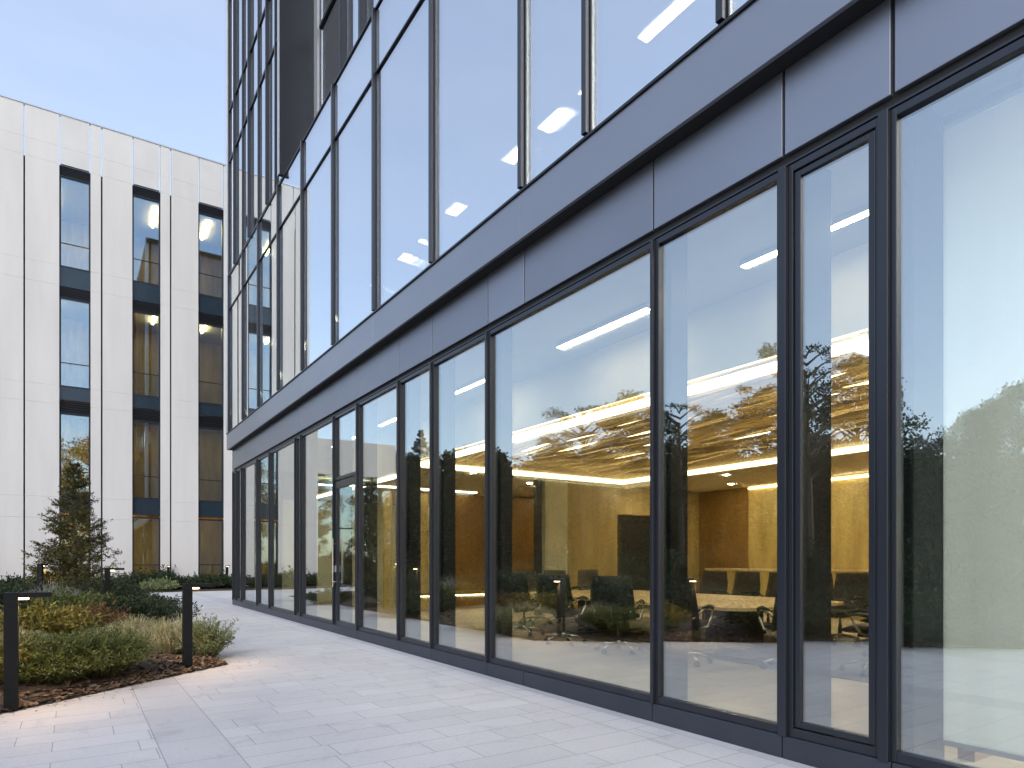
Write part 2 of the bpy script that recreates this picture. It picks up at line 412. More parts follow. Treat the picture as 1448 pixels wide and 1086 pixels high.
def grass_tuft(R, H, blades, w, seed, droop=.5):
    random.seed(seed); g = MB()
    for i in range(blades):
        a = random.uniform(0, 2 * pi); r = random.random() ** .6
        b = Vector((cos(a) * r * R * .45, sin(a) * r * R * .45, -.02))
        h = H * random.uniform(.55, 1.1) * (1 - .35 * r)
        o = Vector((cos(a + random.gauss(0, .5)), sin(a + random.gauss(0, .5)), 0)) * (R * r * random.uniform(.5, 1.1))
        p1 = b + o * .35 + Vector((0, 0, h * .7)); p2 = b + o * .8 + Vector((0, 0, h)); p3 = b + o * 1.25 + Vector((0, 0, h * (1 - droop * r)))
        s_ = Vector((-sin(a), cos(a), 0)) * w
        pr = [b, p1, p2, p3]; k = len(g.v)
        for j, q in enumerate(pr):
            ww = s_ * (1 - j / 3.2); g.v += [tuple(q - ww), tuple(q + ww)]
        for j in range(3): g.f.append((k + 2 * j, k + 2 * j + 1, k + 2 * j + 3, k + 2 * j + 2))
    return g

def plant(name, x, y, label, cat, parts, z=None, group=None):
    o = empty(name, (x, y, bed_z(x, y) if z is None else z)); tag(o, label, cat, group)
    for nm, mb, m in parts: mb.build(nm, m, o)
    return o
def shrub(x, y, label, R, H, stems, leaves, L, w, m, seed, name="shrub", z=None, group=None, stiff=.6, lean=1.0):
    st, lf = sprig_shrub(R, H, stems, leaves, L, w, m, stiff, lean, seed)
    return plant(name, x, y, label, "shrub", [("stem", st, M['stem']), ("foliage", lf, M[m])], z, group)
def at(px, t):      # metres along the view at a measured bearing
    u = (px - 724) / 930.0
    return t * (.5545 + .8325 * u), t * (.8325 - .5545 * u)

x, y = at(72, 6.9);  shrub(x, y, "feathery bright green low shrub just beside the nearest bollard", .62, .50, 330, 34, .05, .013, 'lf_green', 11)
x, y = at(143, 7.3); shrub(x, y, "rounded deep green shrub at the front of the mulch bed, before the grasses", .55, .56, 320, 34, .05, .013, 'lf_green', 12)
x, y = at(-15, 6.6); shrub(x, y, "yellow green shrub cut by the frame edge behind the nearest bollard", .55, .5, 220, 26, .06, .018, 'lf_yellow', 13)
x, y = at(58, 9.6);  shrub(x, y, "golden yellow leafy shrub glowing behind the nearest bollard", .75, .52, 230, 26, .085, .032, 'lf_yellow', 14)
x, y = at(122, 10.4); shrub(x, y, "russet brown shrub between the golden shrub and the pale grasses", .65, .5, 200, 24, .07, .024, 'lf_red', 15)
x, y = at(95, 12.2); shrub(x, y, "mid green leafy shrub above the russet one in the middle of the bed", .8, .62, 260, 28, .085, .03, 'lf_green', 16)
x, y = at(196, 12.6); shrub(x, y, "dark green spreading shrub behind the pale grasses near the path", 1.0, .62, 320, 30, .075, .026, 'lf_dark', 17)
x, y = at(150, 14.6); shrub(x, y, "dark green mounded shrub at the foot of the young spruce", 1.0, .85, 320, 30, .08, .028, 'lf_dark', 18)
x, y = at(15, 12.0); shrub(x, y, "bluish dark green shrub behind the golden one near the frame edge", .8, .6, 230, 26, .08, .026, 'lf_dark', 19)
x, y = at(290, 9.0); shrub(x, y, "pale sage shrub with upright sprigs behind the bollard at the bed's tip", .42, .58, 110, 40, .05, .015, 'lf_sage', 20, stiff=.55)
x, y = at(20, 15.5); shrub(x, y, "dark evergreen shrub left of the young spruce", 1.0, .7, 260, 26, .085, .03, 'lf_dark', 21)
x, y = at(208, 17.5); shrub(x, y, "low blue green shrub at the far corner of the mulch bed", .8, .5, 200, 24, .07, .024, 'lf_dark', 22)
x, y = at(72, 12.8); plant("ornamental_grass", x, y, "silver grey feathery grass clump below the young spruce", "grass", [("blades", grass_tuft(.75, .78, 700, .006, 31, .3), M['lf_silver'])])
for i, (px, t, R, H, lab) in enumerate([
        (190, 9.3, .50, .48, "straw coloured grass tuft in the middle of the row of pale grasses"),
        (232, 9.0, .48, .50, "tallest straw coloured grass tuft, just left of the tip bollard"),
        (258, 9.9, .50, .52, "pale grass tuft behind the bollard at the bed's tip"),
        (160, 9.0, .40, .36, "short straw grass tuft beside the russet shrub"),
        (25, 8.0, .42, .34, "dry pale grass tuft behind the nearest bollard")]):
    x, y = at(px, t)
    plant("ornamental_grass", x, y, lab, "grass", [("blades", grass_tuft(R, H, 620, .0055, 40 + i, .45), M['lf_straw']),
          ("sprigs", sprig_shrub(R * .8, H * .8, 60, 18, .05, .014, None, seed=60 + i)[1], M['lf_sage'])])

# border shrubs along the pale building
k = 0
protos = []
for i, (R, H, m) in enumerate([(1.0, .75, 'lf_dark'), (1.15, .62, 'lf_dark'), (.75, .5, 'lf_sage')]):
    protos.append((sprig_shrub(R, H, 230, 22, .12, .045, m, seed=80 + i), m))
border = [(-3.4, 0, "dark shrub in the border at the left edge of the pale building"), (-2.0, 1, "dark shrub in the border below the leftmost pale panel"), (-.7, 0, "dark shrub in the border behind the young spruce"),
          (.7, 1, "dark shrub in the border beneath the first window bay"), (2.2, 0, "broad dark shrub in the border beneath the middle window bay"), (3.2, 0, "bushy dark shrub in the border, right half of the middle window bay"),
          (4.0, 1, "low dark shrub in the border just past the middle window bay"), (4.9, 1, "dark shrub in the border at the left side of the third window bay"), (5.8, 0, "tall dark shrub in the border beneath the third window bay"),
          (6.8, 1, "dark shrub in the border next to the glass building's corner"), (8.1, 0, "dark border shrub hidden past the glass corner"), (-5.2, 1, "dark border shrub in front of the low pavilion"), (-7.2, 0, "dark border shrub at the far end of the low pavilion")]
made = {}
for x, i, lab in border:
    (st, lf), m = protos[i]
    yy = 32.6 + random.uniform(-.3, .5)
    if i not in made:
        o = plant("border_shrub", x, yy, lab, "shrub", [("stem", st, M['stem']), ("foliage", lf, M[m])], .05); made[i] = o
    else:
        o = copy_tree(made[i]); o.location = (x, yy, .05); o['label'] = lab
    o.rotation_euler.z = random.uniform(0, 6); o.scale = (1, 1, random.uniform(.85, 1.15)); o['group'] = "shrubs in the border along the pale building"
(st, lf), m = protos[2]
plant("border_shrub", 3.05, 31.6, "small silver green ball shrub at the border's front, before the darker shrubs", "shrub", [("stem", st, M['stem']), ("foliage", lf, M[m])], .05, "shrubs in the border along the pale building")

# taller planting along the far side of the bed, and low planting within it (mirrored in the glass)
i = 0
for yy in [1.2 + 1.55 * q for q in range(16)]:
    o = copy_tree(made[i % 2]); o.location = (-9.3 + random.uniform(-.3, .3), yy, bed_z(-9.3, yy)); sc_ = random.uniform(2.0, 2.5)
    o.scale = (1.25, 1.25, sc_); o.rotation_euler.z = random.uniform(0, 6)
    o['label'] = "tall dark shrub in the hedge row along the far side of the planting bed"; o['group'] = "hedge shrubs beyond the bed"; o.name = "hedge_shrub"; i += 1
for q in range(13):
    xx = -1.9 - .6 * q; yy = 9.10 + (xx - 1.62) * .8427 + .75
    o = copy_tree(made[q % 2]); o.location = (xx, yy, bed_z(xx, yy)); sc_ = random.uniform(.62, .85); o.scale = (sc_, sc_, sc_ * 1.1); o.rotation_euler.z = random.uniform(0, 6)
    o['label'] = "low dark shrub along the bed's front edge past the left frame edge"; o['group'] = "low shrubs at the front edge of the bed"; o.name = "shrub"
for q in range(46):
    for _ in range(50):
        xx, yy = random.uniform(-8.6, .9), random.uniform(1.5, 24)
        if edge_dist(xx, yy) > .7 and xx < -.10 * yy - .2 - (.9 if yy < 9 else 0): break
    else: continue
    o = copy_tree(made[i % 2]); o.location = (xx, yy, bed_z(xx, yy)); sc_ = random.uniform(.75, 1.05); o.scale = (sc_, sc_, sc_ * 1.1); o.rotation_euler.z = random.uniform(0, 6)
    o['label'] = "low dark green shrub in the deeper part of the bed, mirrored in the glass"; o['group'] = "low shrubs deeper in the bed"; o.name = "shrub"; i += 1

# young spruce in the bed
def spruce(H, R, seed, whorls, per, nl, nw, twig=7, needles=16, bare=.08):
    random.seed(seed)
    tr, lf = MB(), MB()
    tr.tube([(0, 0, -.1), (.02, 0, H * .3), (-.02, .02, H * .7), (0, 0, H)], [H * .016 + .01, H * .013 + .006, H * .006 + .003, .004], 7)
    for i in range(whorls):
        f = (i + random.random() * .6) / whorls
        z = H * (bare + (1 - bare) * f)
        for j in range(per):
            a = random.uniform(0, 2 * pi)
            L = R * (1 - f) ** .85 * random.uniform(.55, 1.12) + .05
            rise = random.uniform(.0, .45) + f * .7
            d = Vector((cos(a), sin(a), 0))
            p0 = Vector((0, 0, z)); p1 = p0 + d * (L * .55) + Vector((0, 0, L * .10 * rise - .04 * L)); p2 = p0 + d * L + Vector((0, 0, L * .45 * rise))
            tr.tube([p0, p1, p2], [.012 * (1 - f) + .004, .006, .002], 4, False)
            for q in range(twig):
                t = random.uniform(.18, 1)
                c = p0.lerp(p1, t / .55) if t < .55 else p1.lerp(p2, (t - .55) / .45)
                td = (d * .7 + rnd_dir(.1) * .8).normalized(); tl = L * .36 * random.uniform(.5, 1) * (1.15 - .5 * t) + .04
                if q < 2: c = p1.lerp(p2, random.random()); td = (p2 - p1).normalized()
                for n_ in range(needles):
                    s_ = random.random()
                    leaf(lf, c + td * (tl * s_), (td * .8 + rnd_dir() * .9), nl * random.uniform(.6, 1.2) * (1 - .65 * f), nw * (1 - .5 * f))
    return tr, lf
x, y = at(105, 17.0)
o = empty("spruce_tree", (x, y, bed_z(x, y))); tag(o, "young spruce with loose upswept branches in the planting bed before the pale building", "tree")
tr, lf = spruce(3.72, 1.02, 5, 30, 7, .085, .024, 12, 17)
tr.build("trunk", M['bark'], o); lf.build("crown", M['needle'], o)

# ------------------------------------------------------------------ the pale building (y = 35 and beyond)
Y0 = 35.0
pale = empty("concrete_building", (0, Y0, 0)); tag(pale, "pale concrete office building with tall narrow window bays and slotted parapet", "building")
def pb(name, mb, m, **k):
    o = mb.build(name, m, None, **k); o.parent = pale; o.matrix_parent_inverse = Matrix.Translation((0, -Y0, 0)); return o
ROOF = 20.9; HEAD = 18.75
JZ = [0, 4.12, 9.0, 14.28, 18.72, ROOF]
x0b, MOD, X00 = -2.72, 2.78, -.505
def facade_panel(xa, xb, za=0, zb=ROOF, m='panel', head=False):
    mb = MB()
    zs = [za] + [z for z in (JZ[1:-1] + [3.2, 8.2, 13.42, 19.5]) if za + .05 < z < zb - .05] + [zb]; zs.sort()
    for a, b in zip(zs[:-1], zs[1:]):
        mb.box(xa, xb, Y0, Y0 + .14, a + .0025, b - .0025)
    pb("wall_panel", mb, M[m])
cols = []
xw = [X00 + MOD * i for i in range(7)]
facade_panel(x0b, X00 - MOD + 1.63 - .06 if False else -1.80); facade_panel(-1.74, X00 - .03)
for i, x in enumerate(xw):
    facade_panel(x + 1.13, x + 1.52); facade_panel(x + 1.585, x + MOD - .03)
    facade_panel(x + .02, x + 1.08, HEAD, ROOF, 'panel2')
    # backing slit
    for za, zb, gl in ((14.28, 18.32, 1), (9.0, 12.95, 1), (4.2, 7.85, 1), (.05, 3.35, 1)):
        wnd = pb("window", MB().box(x - .03, x + .035, Y0 + .10, Y0 + .30, za, zb).box(x + 1.065, x + 1.13, Y0 + .10, Y0 + .30, za, zb).box(x + .035, x + 1.065, Y0 + .10, Y0 + .28, za, za + .06).box(x + .035, x + 1.065, Y0 + .10, Y0 + .28, zb - .06, zb), M['dark'])
        pn = B(x + .035, x + 1.065, Y0 + .16, Y0 + .175, za + .06, zb - .06).build("pane", M['glassL'], wnd)
        rl = B(x + .035, x + 1.065, Y0 + .145, Y0 + .157, za + 1.05, za + 1.09).build("rail", M['dark'], wnd)
    for za, zb in ((13.42, 14.28), (8.42, 9.0), (3.45, 4.2)):
        pb("spandrel", B(x - .03, x + 1.13, Y0 + .11, Y0 + .3, za + .006, zb - .006), M['infill'])
    for za, zb in ((18.32, 18.75), (12.95, 13.42), (7.85, 8.42)):
        mb = MB(); nn = 6
        for q in range(nn):
            z = za + (zb - za) * q / nn
            mb.box(x - .03, x + 1.13, Y0 + .08 + .0, Y0 + .13, z + .012, z + (zb - za) / nn * .55)
        mb.box(x - .03, x + 1.13, Y0 + .2, Y0 + .26, za + .003, zb - .003)
        pb("louver", mb, M['louver'])
XE = xw[-1] + MOD
# dark sheathing behind the joints, up to the roof slab; the parapet above it stands free
mb = MB(); prev = x0b
for x in xw:
    mb.box(prev, x - .031, Y0 + .16, Y0 + .34, 0, HEAD); prev = x + 1.131
mb.box(prev, XE, Y0 + .16, Y0 + .34, 0, HEAD)
pb("sheathing", mb, M['black'])
mb = MB()
for z in (-.1, 3.75, 8.5, 13.5, 18.45): mb.box(x0b + .16, XE, Y0 + .345, Y0 + 12, z, z + .3)
pb("floor_slab", mb, M['ceil'])
pb("back_wall", B(x0b + .16, XE, Y0 + 5.0, Y0 + 5.2, .21, 18.44), M['gold'])
pb("side_wall", B(x0b, x0b + .15, Y0 + .15, Y0 + 14, 0, HEAD), M['panel'])
pb("rear_wall", B(x0b, XE, Y0 + 12.01, Y0 + 14, 0, HEAD), M['panel'])
for x in (2.0, 4.4, 7.2):
    pb("partition", B(x, x + .12, Y0 + 1.6, Y0 + 4.99, .21, 18.43), M['gold2'])
mb = MB()
for z in (3.65, 8.4, 13.4, 18.35):
    for x in (-1.0, 1.2, 3.3, 5.6, 8.4):
        mb.box(x, x + .10, Y0 + 1.0, Y0 + 3.2, z, z + .05)
pb("room_lamp_or_fill", mb, M['roomlight'])
pb("parapet_cap", MB().box(x0b, XE, Y0 - .03, Y0 + .2, ROOF + .002, ROOF + .06), M['bright'])

# low wing beyond it: seen in the glass
wing = empty("low_pavilion", (-5.0, Y0, 0)); tag(wing, "low pavilion with white roof band over dark glazing, mirrored in the ground floor glass", "building")
def wp(name, mb, m):
    o = mb.build(name, m); o.parent = wing; o.matrix_parent_inverse = Matrix.Translation((5.0, -Y0, 0)); return o
wp("roof_band", B(-7.5, -2.76, Y0 + .2, Y0 + 9, 6.0, 7.9), M['panel'])
wp("end_wall", B(-7.5, -7.3, Y0 + .3, Y0 + 9, 0, 5.99), M['infill'])
wp("rear_wall", B(-7.29, -2.76, Y0 + 4.5, Y0 + 4.7, 0, 5.99), M['gold2'])
for i in range(4):
    xa = -7.29 + i * 1.13
    f = wp("window", MB().box(xa, xa + .07, Y0 + .3, Y0 + .42, 0, 5.99).box(xa + .07, xa + 1.13, Y0 + .3, Y0 + .4, 3.0, 3.08), M['dark'])
    B(xa + .07, xa + 1.13, Y0 + .345, Y0 + .355, 0.0, 2.999).box(xa + .07, xa + 1.13, Y0 + .345, Y0 + .355, 3.081, 5.99).build("pane", M['glassL'], f).matrix_parent_inverse = Matrix.Identity(4)
wp("room_lamp_or_fill", B(-6.6, -3.4, Y0 + 2, Y0 + 2.1, 5.6, 5.65), M['roomlight'])

# ------------------------------------------------------------------ the glass building (facade x = 4.05)
GX, UX, YB = 4.05, 3.90, 21.40       # ground glass line, upper glass line, far corner
YS = -7.0                            # behind the camera
XB = 16.5                            # rear
off = empty("office_building", (GX, 10, 0)); tag(off, "large glass office building with slate metal bands and a lit meeting room", "building")
INV = Matrix.Translation((-GX, -10, 0))
def ob(name, mb, m, **k):
    o = mb.build(name, m, None, **k); o.parent = off; o.matrix_parent_inverse = INV; return o

GM = [21.32, 20.85, 20.11, 18.18, 16.86, 14.57, 14.16, 12.02, 10.80, 9.09, 8.00, 6.56, 3.91, 2.70, 2.03, -1.2, -4.1, YS]
ZP, ZS, ZT = .155, .215, 4.02
JM = [21.40] + [18.18, 14.18, 12.02, 10.80, 9.09, 8.0, 6.56, 5.81, 3.92, 2.71, 1.99, -1.2, -4.1, YS]
for a, b in zip(JM[:-1], JM[1:]):
    g_ = .008 if a > 3 else .012
    ob("spandrel_panel", B(GX - .02, GX + .05, b + g_, a - g_, 4.11, 4.69), M['spandrel'], bevel=.004)
    ob("plinth_panel", B(GX - .035, GX + .05, b + .004, a - .004, 0, ZP), M['plinth'], bevel=.004)
ob("lintel", B(GX + .012, GX + .12, YS, 21.38, 4.02, 4.69).box(GX + .052, GX + .12, YS, 21.38, 0, ZP), M['black'])
ob("head_trim", B(GX - .02, GX + .011, YS, 21.38, 4.030, 4.044), M['frame'])
mull = []
for i, y in enumerate(GM[:-1]):
    w = .016 if y > 3 else .03
    ob("mullion", B(GX - .055, GX + .12, y - w, y + w, ZP, ZT), M['frame'], bevel=.004)
for i, (a, b) in enumerate(zip(GM[:-1], GM[1:])):
    ya, yb = b + (.017 if b > 3 else .031), a - (.017 if a > 3 else .031)
    if i == 7:    # the glazed door with its light above
        zt = 2.80
        d = ob("door", MB().box(GX - .02, GX + .05, ya + .02, ya + .12, .03, zt).box(GX - .02, GX + .05, yb - .12, yb - .02, .03, zt).box(GX - .02, GX + .05, ya + .121, yb - .121, zt - .13, zt).box(GX - .02, GX + .05, ya + .121, yb - .121, .03, .24), M['frame'])
        def sub(nm, mb, m): 
            o = mb.build(nm, m, d); return o
        sub("pane", B(GX + .010, GX + .022, ya + .12, yb - .12, .24, zt - .13), M['glass'])
        sub("handle", MB().tube([(GX - .075, yb - .07, .85), (GX - .075, yb - .07, 1.75)], .014, 8).tube([(GX - .075, yb - .07, .95), (GX - .02, yb - .07, .95)], .01, 6).tube([(GX - .075, yb - .07, 1.65), (GX - .02, yb - .07, 1.65)], .01, 6), M['chrome'])
        sub("card_reader", B(GX - .035, GX - .021, yb - .105, yb - .045, 1.13, 1.25), M['bright'])
        z0, z1 = zt + .02, ZT
    else:
        z0, z1 = ZP + .002, ZT
    fr = MB(); fw = .030
    fr.box(GX - .018, GX + .07, ya, ya + fw, z0, z1).box(GX - .018, GX + .07, yb - fw, yb, z0, z1)
    fr.box(GX - .018, GX + .07, ya + fw, yb - fw, z0, z0 + .06).box(GX - .018, GX + .07, ya + fw, yb - fw, z1 - .05, z1)
    e = .0
    if i == 13:   # opening light: a second frame set inside the first
        e = .04; q0, q1, r0, r1 = ya + fw + .008, yb - fw - .008, z0 + .068, z1 - .058
        fr.box(GX - .006, GX + .06, q0, q0 + e, r0, r1).box(GX - .006, GX + .06, q1 - e, q1, r0, r1)
        fr.box(GX - .006, GX + .06, q0 + e, q1 - e, r0, r0 + e).box(GX - .006, GX + .06, q0 + e, q1 - e, r1 - e, r1)
        e = .048
    w = ob("window", fr, M['frame'], bevel=.003)
    B(GX + .012, GX + .024, ya + fw + e, yb - fw - e, z0 + .06 + e, z1 - .05 - e).build("pane", M['glass'], w)
# inner steel posts behind the mullions
for y, d in ((20.11, .25), (18.18, .25), (16.86, .2), (14.37, .3), (12.02, .25), (10.8, .25), (9.09, .25), (8.0, .25), (6.56, .23), (3.91, .27), (2.70, .40), (1.99, .46), (-1.2, .4)):
    ob("steel_post", B(GX + .125, GX + .125 + d - .06, y - .05, y + .05, .05, 4.14), M['column'], bevel=.006)
# fascia over a dark soffit
fj = [21.45, 17.4, 13.6, 9.7, 5.66, 1.6, -2.4, YS]
for a, b in zip(fj[:-1], fj[1:]):
    ob("fascia_panel", B(3.865, 3.90, b + .002, a - .002, 4.69, 5.16), M['fascia'], bevel=.003)
ob("soffit", B(3.901, GX + .11, YS, 21.42, 4.691, 4.75), M['black'])
ob("ledge", B(3.845, 3.97, YS, 21.43, 5.162, 5.185), M['dark'])

# second storey
def bars(X, ya, yb, zs):
    """one pane surround: a bar at every height, joined by two slim side strips"""
    mb = MB()
    for z0, z1, dx in zs: mb.box(X + dx, X + .09, ya, yb, z0, z1)
    for (p, q) in zip(zs[:-1], zs[1:]):
        mb.box(X + .008, X + .08, ya, ya + .011, p[1], q[0]).box(X + .008, X + .08, yb - .011, yb, p[1], q[0])
    return mb
UM = [21.25, 19.27, 17.43, 15.49, 13.59, 11.66, 9.71, 7.73, 5.66, 4.62, 3.11, 1.1, -1.0, -3.0, -5.0, YS]
for i, (a, b) in enumerate(zip(UM[:-1], UM[1:])):
    ob("mullion", B(UX - .045, UX + .1, a - .03, a + .03, 5.23, 9.93), M['frame'], bevel=.004)
    ya, yb = b + .036, a - .036
    w = ob("window", bars(UX, ya, yb, [(5.186, 5.225, 0), (8.912, 8.938, -.004), (9.90, 9.93, -.012)]), M['dark'])
    B(UX + .022, UX + .034, ya + .012, yb - .012, 5.225, 8.912).build("pane", M['glass2'], w)
    B(UX + .010, UX + .030, ya + .012, yb - .012, 8.938, 9.90).build("spandrel_pane", M['glass2'], w)
ob("parapet_back", B(UX + .05, UX + .12, YS, 21.2, 8.95, 9.875), M['bright'])
# third storey and above: flush bays with deep fins beyond y = 15.1, a recess this side of it
FM = [21.25, 20.35, 19.3, 18.45, 17.43, 16.5, 15.75, 15.2]
for i, (a, b) in enumerate(zip(FM[:-1], FM[1:])):
    dp = .06 if i % 2 else .03
    ob("fin", B(UX - dp, UX + .1, a - .025, a + .025, 9.94, 22), M['frame'], bevel=.004)
    ya, yb = b + .026, a - .026
    w = ob("window", bars(UX, ya, yb, [(9.931, 9.97, -.01), (13.33, 13.40, -.006), (14.86, 14.92, -.006), (18.3, 18.36, -.01)]), M['dark'])
    for za, zb in ((9.97, 13.33), (13.4, 14.86), (14.92, 18.3), (18.36, 21.9)):
        B(UX + .022, UX + .034, ya + .012, yb - .012, za, zb).build("pane", M['glass2'], w)
ob("corner_post", B(UX - .06, UX + .14, 21.29, 21.45, 5.19, 22), M['bright'], bevel=.006)
ob("corner_trim", B(GX - .03, GX + .14, 21.345, 21.42, ZP, 4.02), M['frame'])
RX = 4.62
ob("recess_wall", B(UX - .09, RX + .1, 15.06, 15.16, 9.95, 22), M['dark'])
ob("reflection_strip", B(RX - .04, RX + .1, 14.80, 15.059, 9.95, 22), M['bright'])  # pale slab standing in for the bright glass reflection beside the recess wall
ob("recess_edge", B(UX - .11, UX - .091, 15.05, 15.17, 9.95, 22), M['bright'])
ob("terrace_floor", B(UX + .1, RX + .1, YS, 15.05, 9.80, 9.874), M['dark'])
RM = [14.79, 13.1, 12.0, 10.6, 9.2, 7.7, 6.2, 4.6, 3.0, 1.0, -1, -3, YS]
for a, b in zip(RM[:-1], RM[1:]):
    ob("fin", B(RX - .12, RX + .1, b - .04, b + .04, 9.9, 22), M['frame'])
    w = ob("window", bars(RX, b + .041, a - .041, [(9.9, 10.0, -.02), (13.33, 13.4, -.02), (18.3, 18.4, -.02)]), M['dark'])
    for za, zb in ((10.0, 13.33), (13.4, 18.3), (18.4, 21.9)):
        B(RX + .02, RX + .034, b + .053, a - .053, za, zb).build("pane", M['glass2'], w)
# slabs, roof and outer walls
ob("floor_slab", B(GX + .125, XB, YS, 21.3, 4.30, 5.1), M['ceil_d'])
ob("floor_slab", B(GX + .0, XB, YS, 21.3, 9.0, 9.79), M['ceil_d'])
ob("floor_slab", B(RX + .12, XB, YS, 21.3, 13.5, 14.8), M['ceil_d'])
ob("floor_slab", B(RX + .12, XB, YS, 21.3, 18.4, 18.8), M['ceil_d'])
ob("roof", B(UX, XB, YS, 21.4, 22.01, 22.4), M['dark'])
ob("rear_wall", B(XB + .01, XB + .3, YS, 21.45, 0, 22), M['panel'])
ob("north_wall", B(GX + .15, XB, 21.305, 21.44, 0, 22), M['spandrel'])
ob("south_wall", B(GX, XB, YS - .3, YS - .01, 0, 22), M['spandrel'])
ob("inner_wall", B(12.0, 12.2, YS, 21.3, 5.11, 8.99), M['pale_wall'])
ob("inner_wall", B(11.0, 11.2, YS, 21.3, 9.8, 13.49), M['gold2'])

# ---------------- ground floor interior
ob("floor", B(GX + .125, XB, YS, 21.3, -.05, .03), M['floor_in'])
CX0, CX1, CY0, CY1, CZ = 5.85, 11.8, 3.1, 12.55, 3.30
ob("ceiling", B(GX + .125, CX0 - .001, YS, 21.3, 4.16, 4.295), M['ceil_d'])
# lower ceiling round the coffer
ob("lower_ceiling", MB().box(CX0, XB, YS, CY0, CZ, CZ + .1).box(CX0, XB, CY1, 21.3, CZ, CZ + .1).box(CX1, XB, CY0, CY1, CZ, CZ + .1)
   .box(CX0, CX0 + .05, YS, 21.3, CZ + .101, 4.295).box(CX0 + .051, CX1 + .3, CY0 - .2, CY1 + .2, 3.86, 3.9), M['ceil'])
ob("cove_light", MB().box(CX0, CX0 + .21, CY0, CY1, CZ, CZ + .04).box(CX0 + .211, CX1, CY0, CY0 + .24, CZ, CZ + .04), M['strip'])
ob("edge_light", MB().box(CX1 - .03, CX1, CY0 + .241, CY1, CZ + .0, CZ + .11).box(CX0 + .211, CX1 - .031, CY1 - .03, CY1, CZ, CZ + .11), M['strip_far'])
for xx, yy in [(12.4, q) for q in (3.2, 5.4, 7.6, 9.8, 11.9)] + [(14.0, q) for q in (4.3, 6.5, 8.7, 10.9)] + [(7.4, 12.66), (9.6, 13.6), (11.0, 13.7), (7.4, 14.6), (8.8, 18.2), (7.0, 18.2), (8.4, 2.4), (10.6, 2.4)]:
    ob("downlight", MB().lathe([(.062, CZ - .006), (.062, CZ + .001)], 14, xx, yy), M['down'])
mb = MB(); random.seed(3); x = CX0 + .42
while x < CX1 - .1:
    w = random.uniform(.10, .19); n_ = 24
    k = len(mb.v); ph = random.uniform(0, 6)
    for j in range(n_ + 1):
        y = CY0 + .32 + (CY1 - CY0 - .4) * j / n_
        zz = 3.52 + .035 * sin(y * .9 + x * 1.7) + .03 * sin(y * 2.1 + ph)
        xx = x + .03 * sin(y * 1.3 + ph)
        mb.v += [(xx, y, zz), (xx + w, y, zz + .03), (xx + w, y, zz + .09), (xx, y, zz + .06)]
    for j in range(n_):
        a = k + 4 * j
        for s_ in range(4): mb.f.append((a + s_, a + (s_ + 1) % 4, a + 4 + (s_ + 1) % 4, a + 4 + s_))
    x += w + random.uniform(.02, .05)
mb2 = MB()
for xx in (6.6, 7.5, 8.4, 9.3, 10.2, 11.1): mb2.box(xx, xx + .06, CY0 + .4, CY1 - .3, 3.80, 3.84)
ob("slat_lamp", mb2, M['slatlamp'])
ob("coffer_side", MB().box(CX1 + .001, CX1 + .06, CY0 - .1, CY1 + .1, CZ + .111, 3.855).box(CX0 + .06, CX1, CY1 + .001, CY1 + .06, CZ + .111, 3.855).box(CX0 + .06, CX1, CY0 - .06, CY0 - .001, CZ + .111, 3.855), M['ceil'])
ob("slat_ceiling", mb, M['slat'])
BX = 15.0
mb = MB()
for i in range(8):
    ya = 1.6 + i * 1.40; mb.box(BX, BX + .06, ya + .006, ya + 1.394, .03, 3.22)
ob("back_wall", mb, M['gold'])
ob("back_cove", B(BX - .05, BX + .02, 1.6, 11.1, 3.24, 3.27), M['strip_thin'])
ob("corner_shade", B(BX - .06, BX - .002, 11.12, 12.74, .03, 3.29), M['gold2'])  # dark box standing in for the shade in the wall corner
mb = MB()
for xa, xb in ((10.15, 11.1), (11.1, 11.8), (13.3, 14.2), (14.2, 14.99)): mb.box(xa + .005, xb - .005, 12.75, 12.85, .03, 3.29)
mb.box(11.8, 13.3, 12.75, 12.85, 2.55, 3.29)
ob("end_wall", mb, M['gold3'])
ob("doorway", B(11.8, 13.3, 12.87, 12.95, .03, 2.54), M['black'])
ob("pale_panel", B(9.42, 10.1, 12.70, 12.86, .03, 3.29), M['pale_wall'])
ob("slim_column", B(9.18, 9.32, 12.7, 12.84, .03, 3.29), M['dark'])
ob("side_wall", B(4.9, BX, 1.9, 2.0, .03, 3.29), M['gold2'])
ob("side_wall", B(9.5, 9.6, YS, 1.89, .03, 3.29).box(4.9, 5.859, 1.9, 2.0, 3.291, 4.15), M['pale_wall'])  # pale unseen wall behind the blind, added to bounce light back onto it
ob("room_lamp_or_fill", MB().box(6.6, 7.0, -4.4, 1.2, 3.25, 3.299).box(8.2, 8.6, -4.4, 1.2, 3.25, 3.299), M['blind_fill'])  # unseen glowing panels, added only to light the blind from behind
# further rooms
ob("back_wall", MB().box(12.4, 12.5, 12.96, 16.5, .03, 3.24).box(10.6, 10.7, 16.6, 21.25, .03, 3.24), M['gold'])
ob("cross_wall", B(8.7, 12.4, 16.51, 16.59, .03, 3.24), M['gold2'])
ob("cross_wall", B(4.6, 10.6, 21.0, 21.1, .03, 3.24), M['pale_wall'])
ob("back_cove", MB().box(12.3, 12.39, 13.0, 16.5, 3.24, 3.29).box(10.5, 10.59, 16.7, 20.9, 3.24, 3.29), M['strip_thin'])
ob("cove_light", MB().box(6.1, 6.3, 13.3, 20.6, 3.262, 3.299).box(6.31, 9.6, 16.2, 16.35, 3.262, 3.299), M['strip'])
mb = MB(); x = 6.9
while x < 8.6: mb.box(x, x + .22, 16.52, 16.62, .03, 3.2); x += .36
ob("timber_screen", mb, M['gold'])

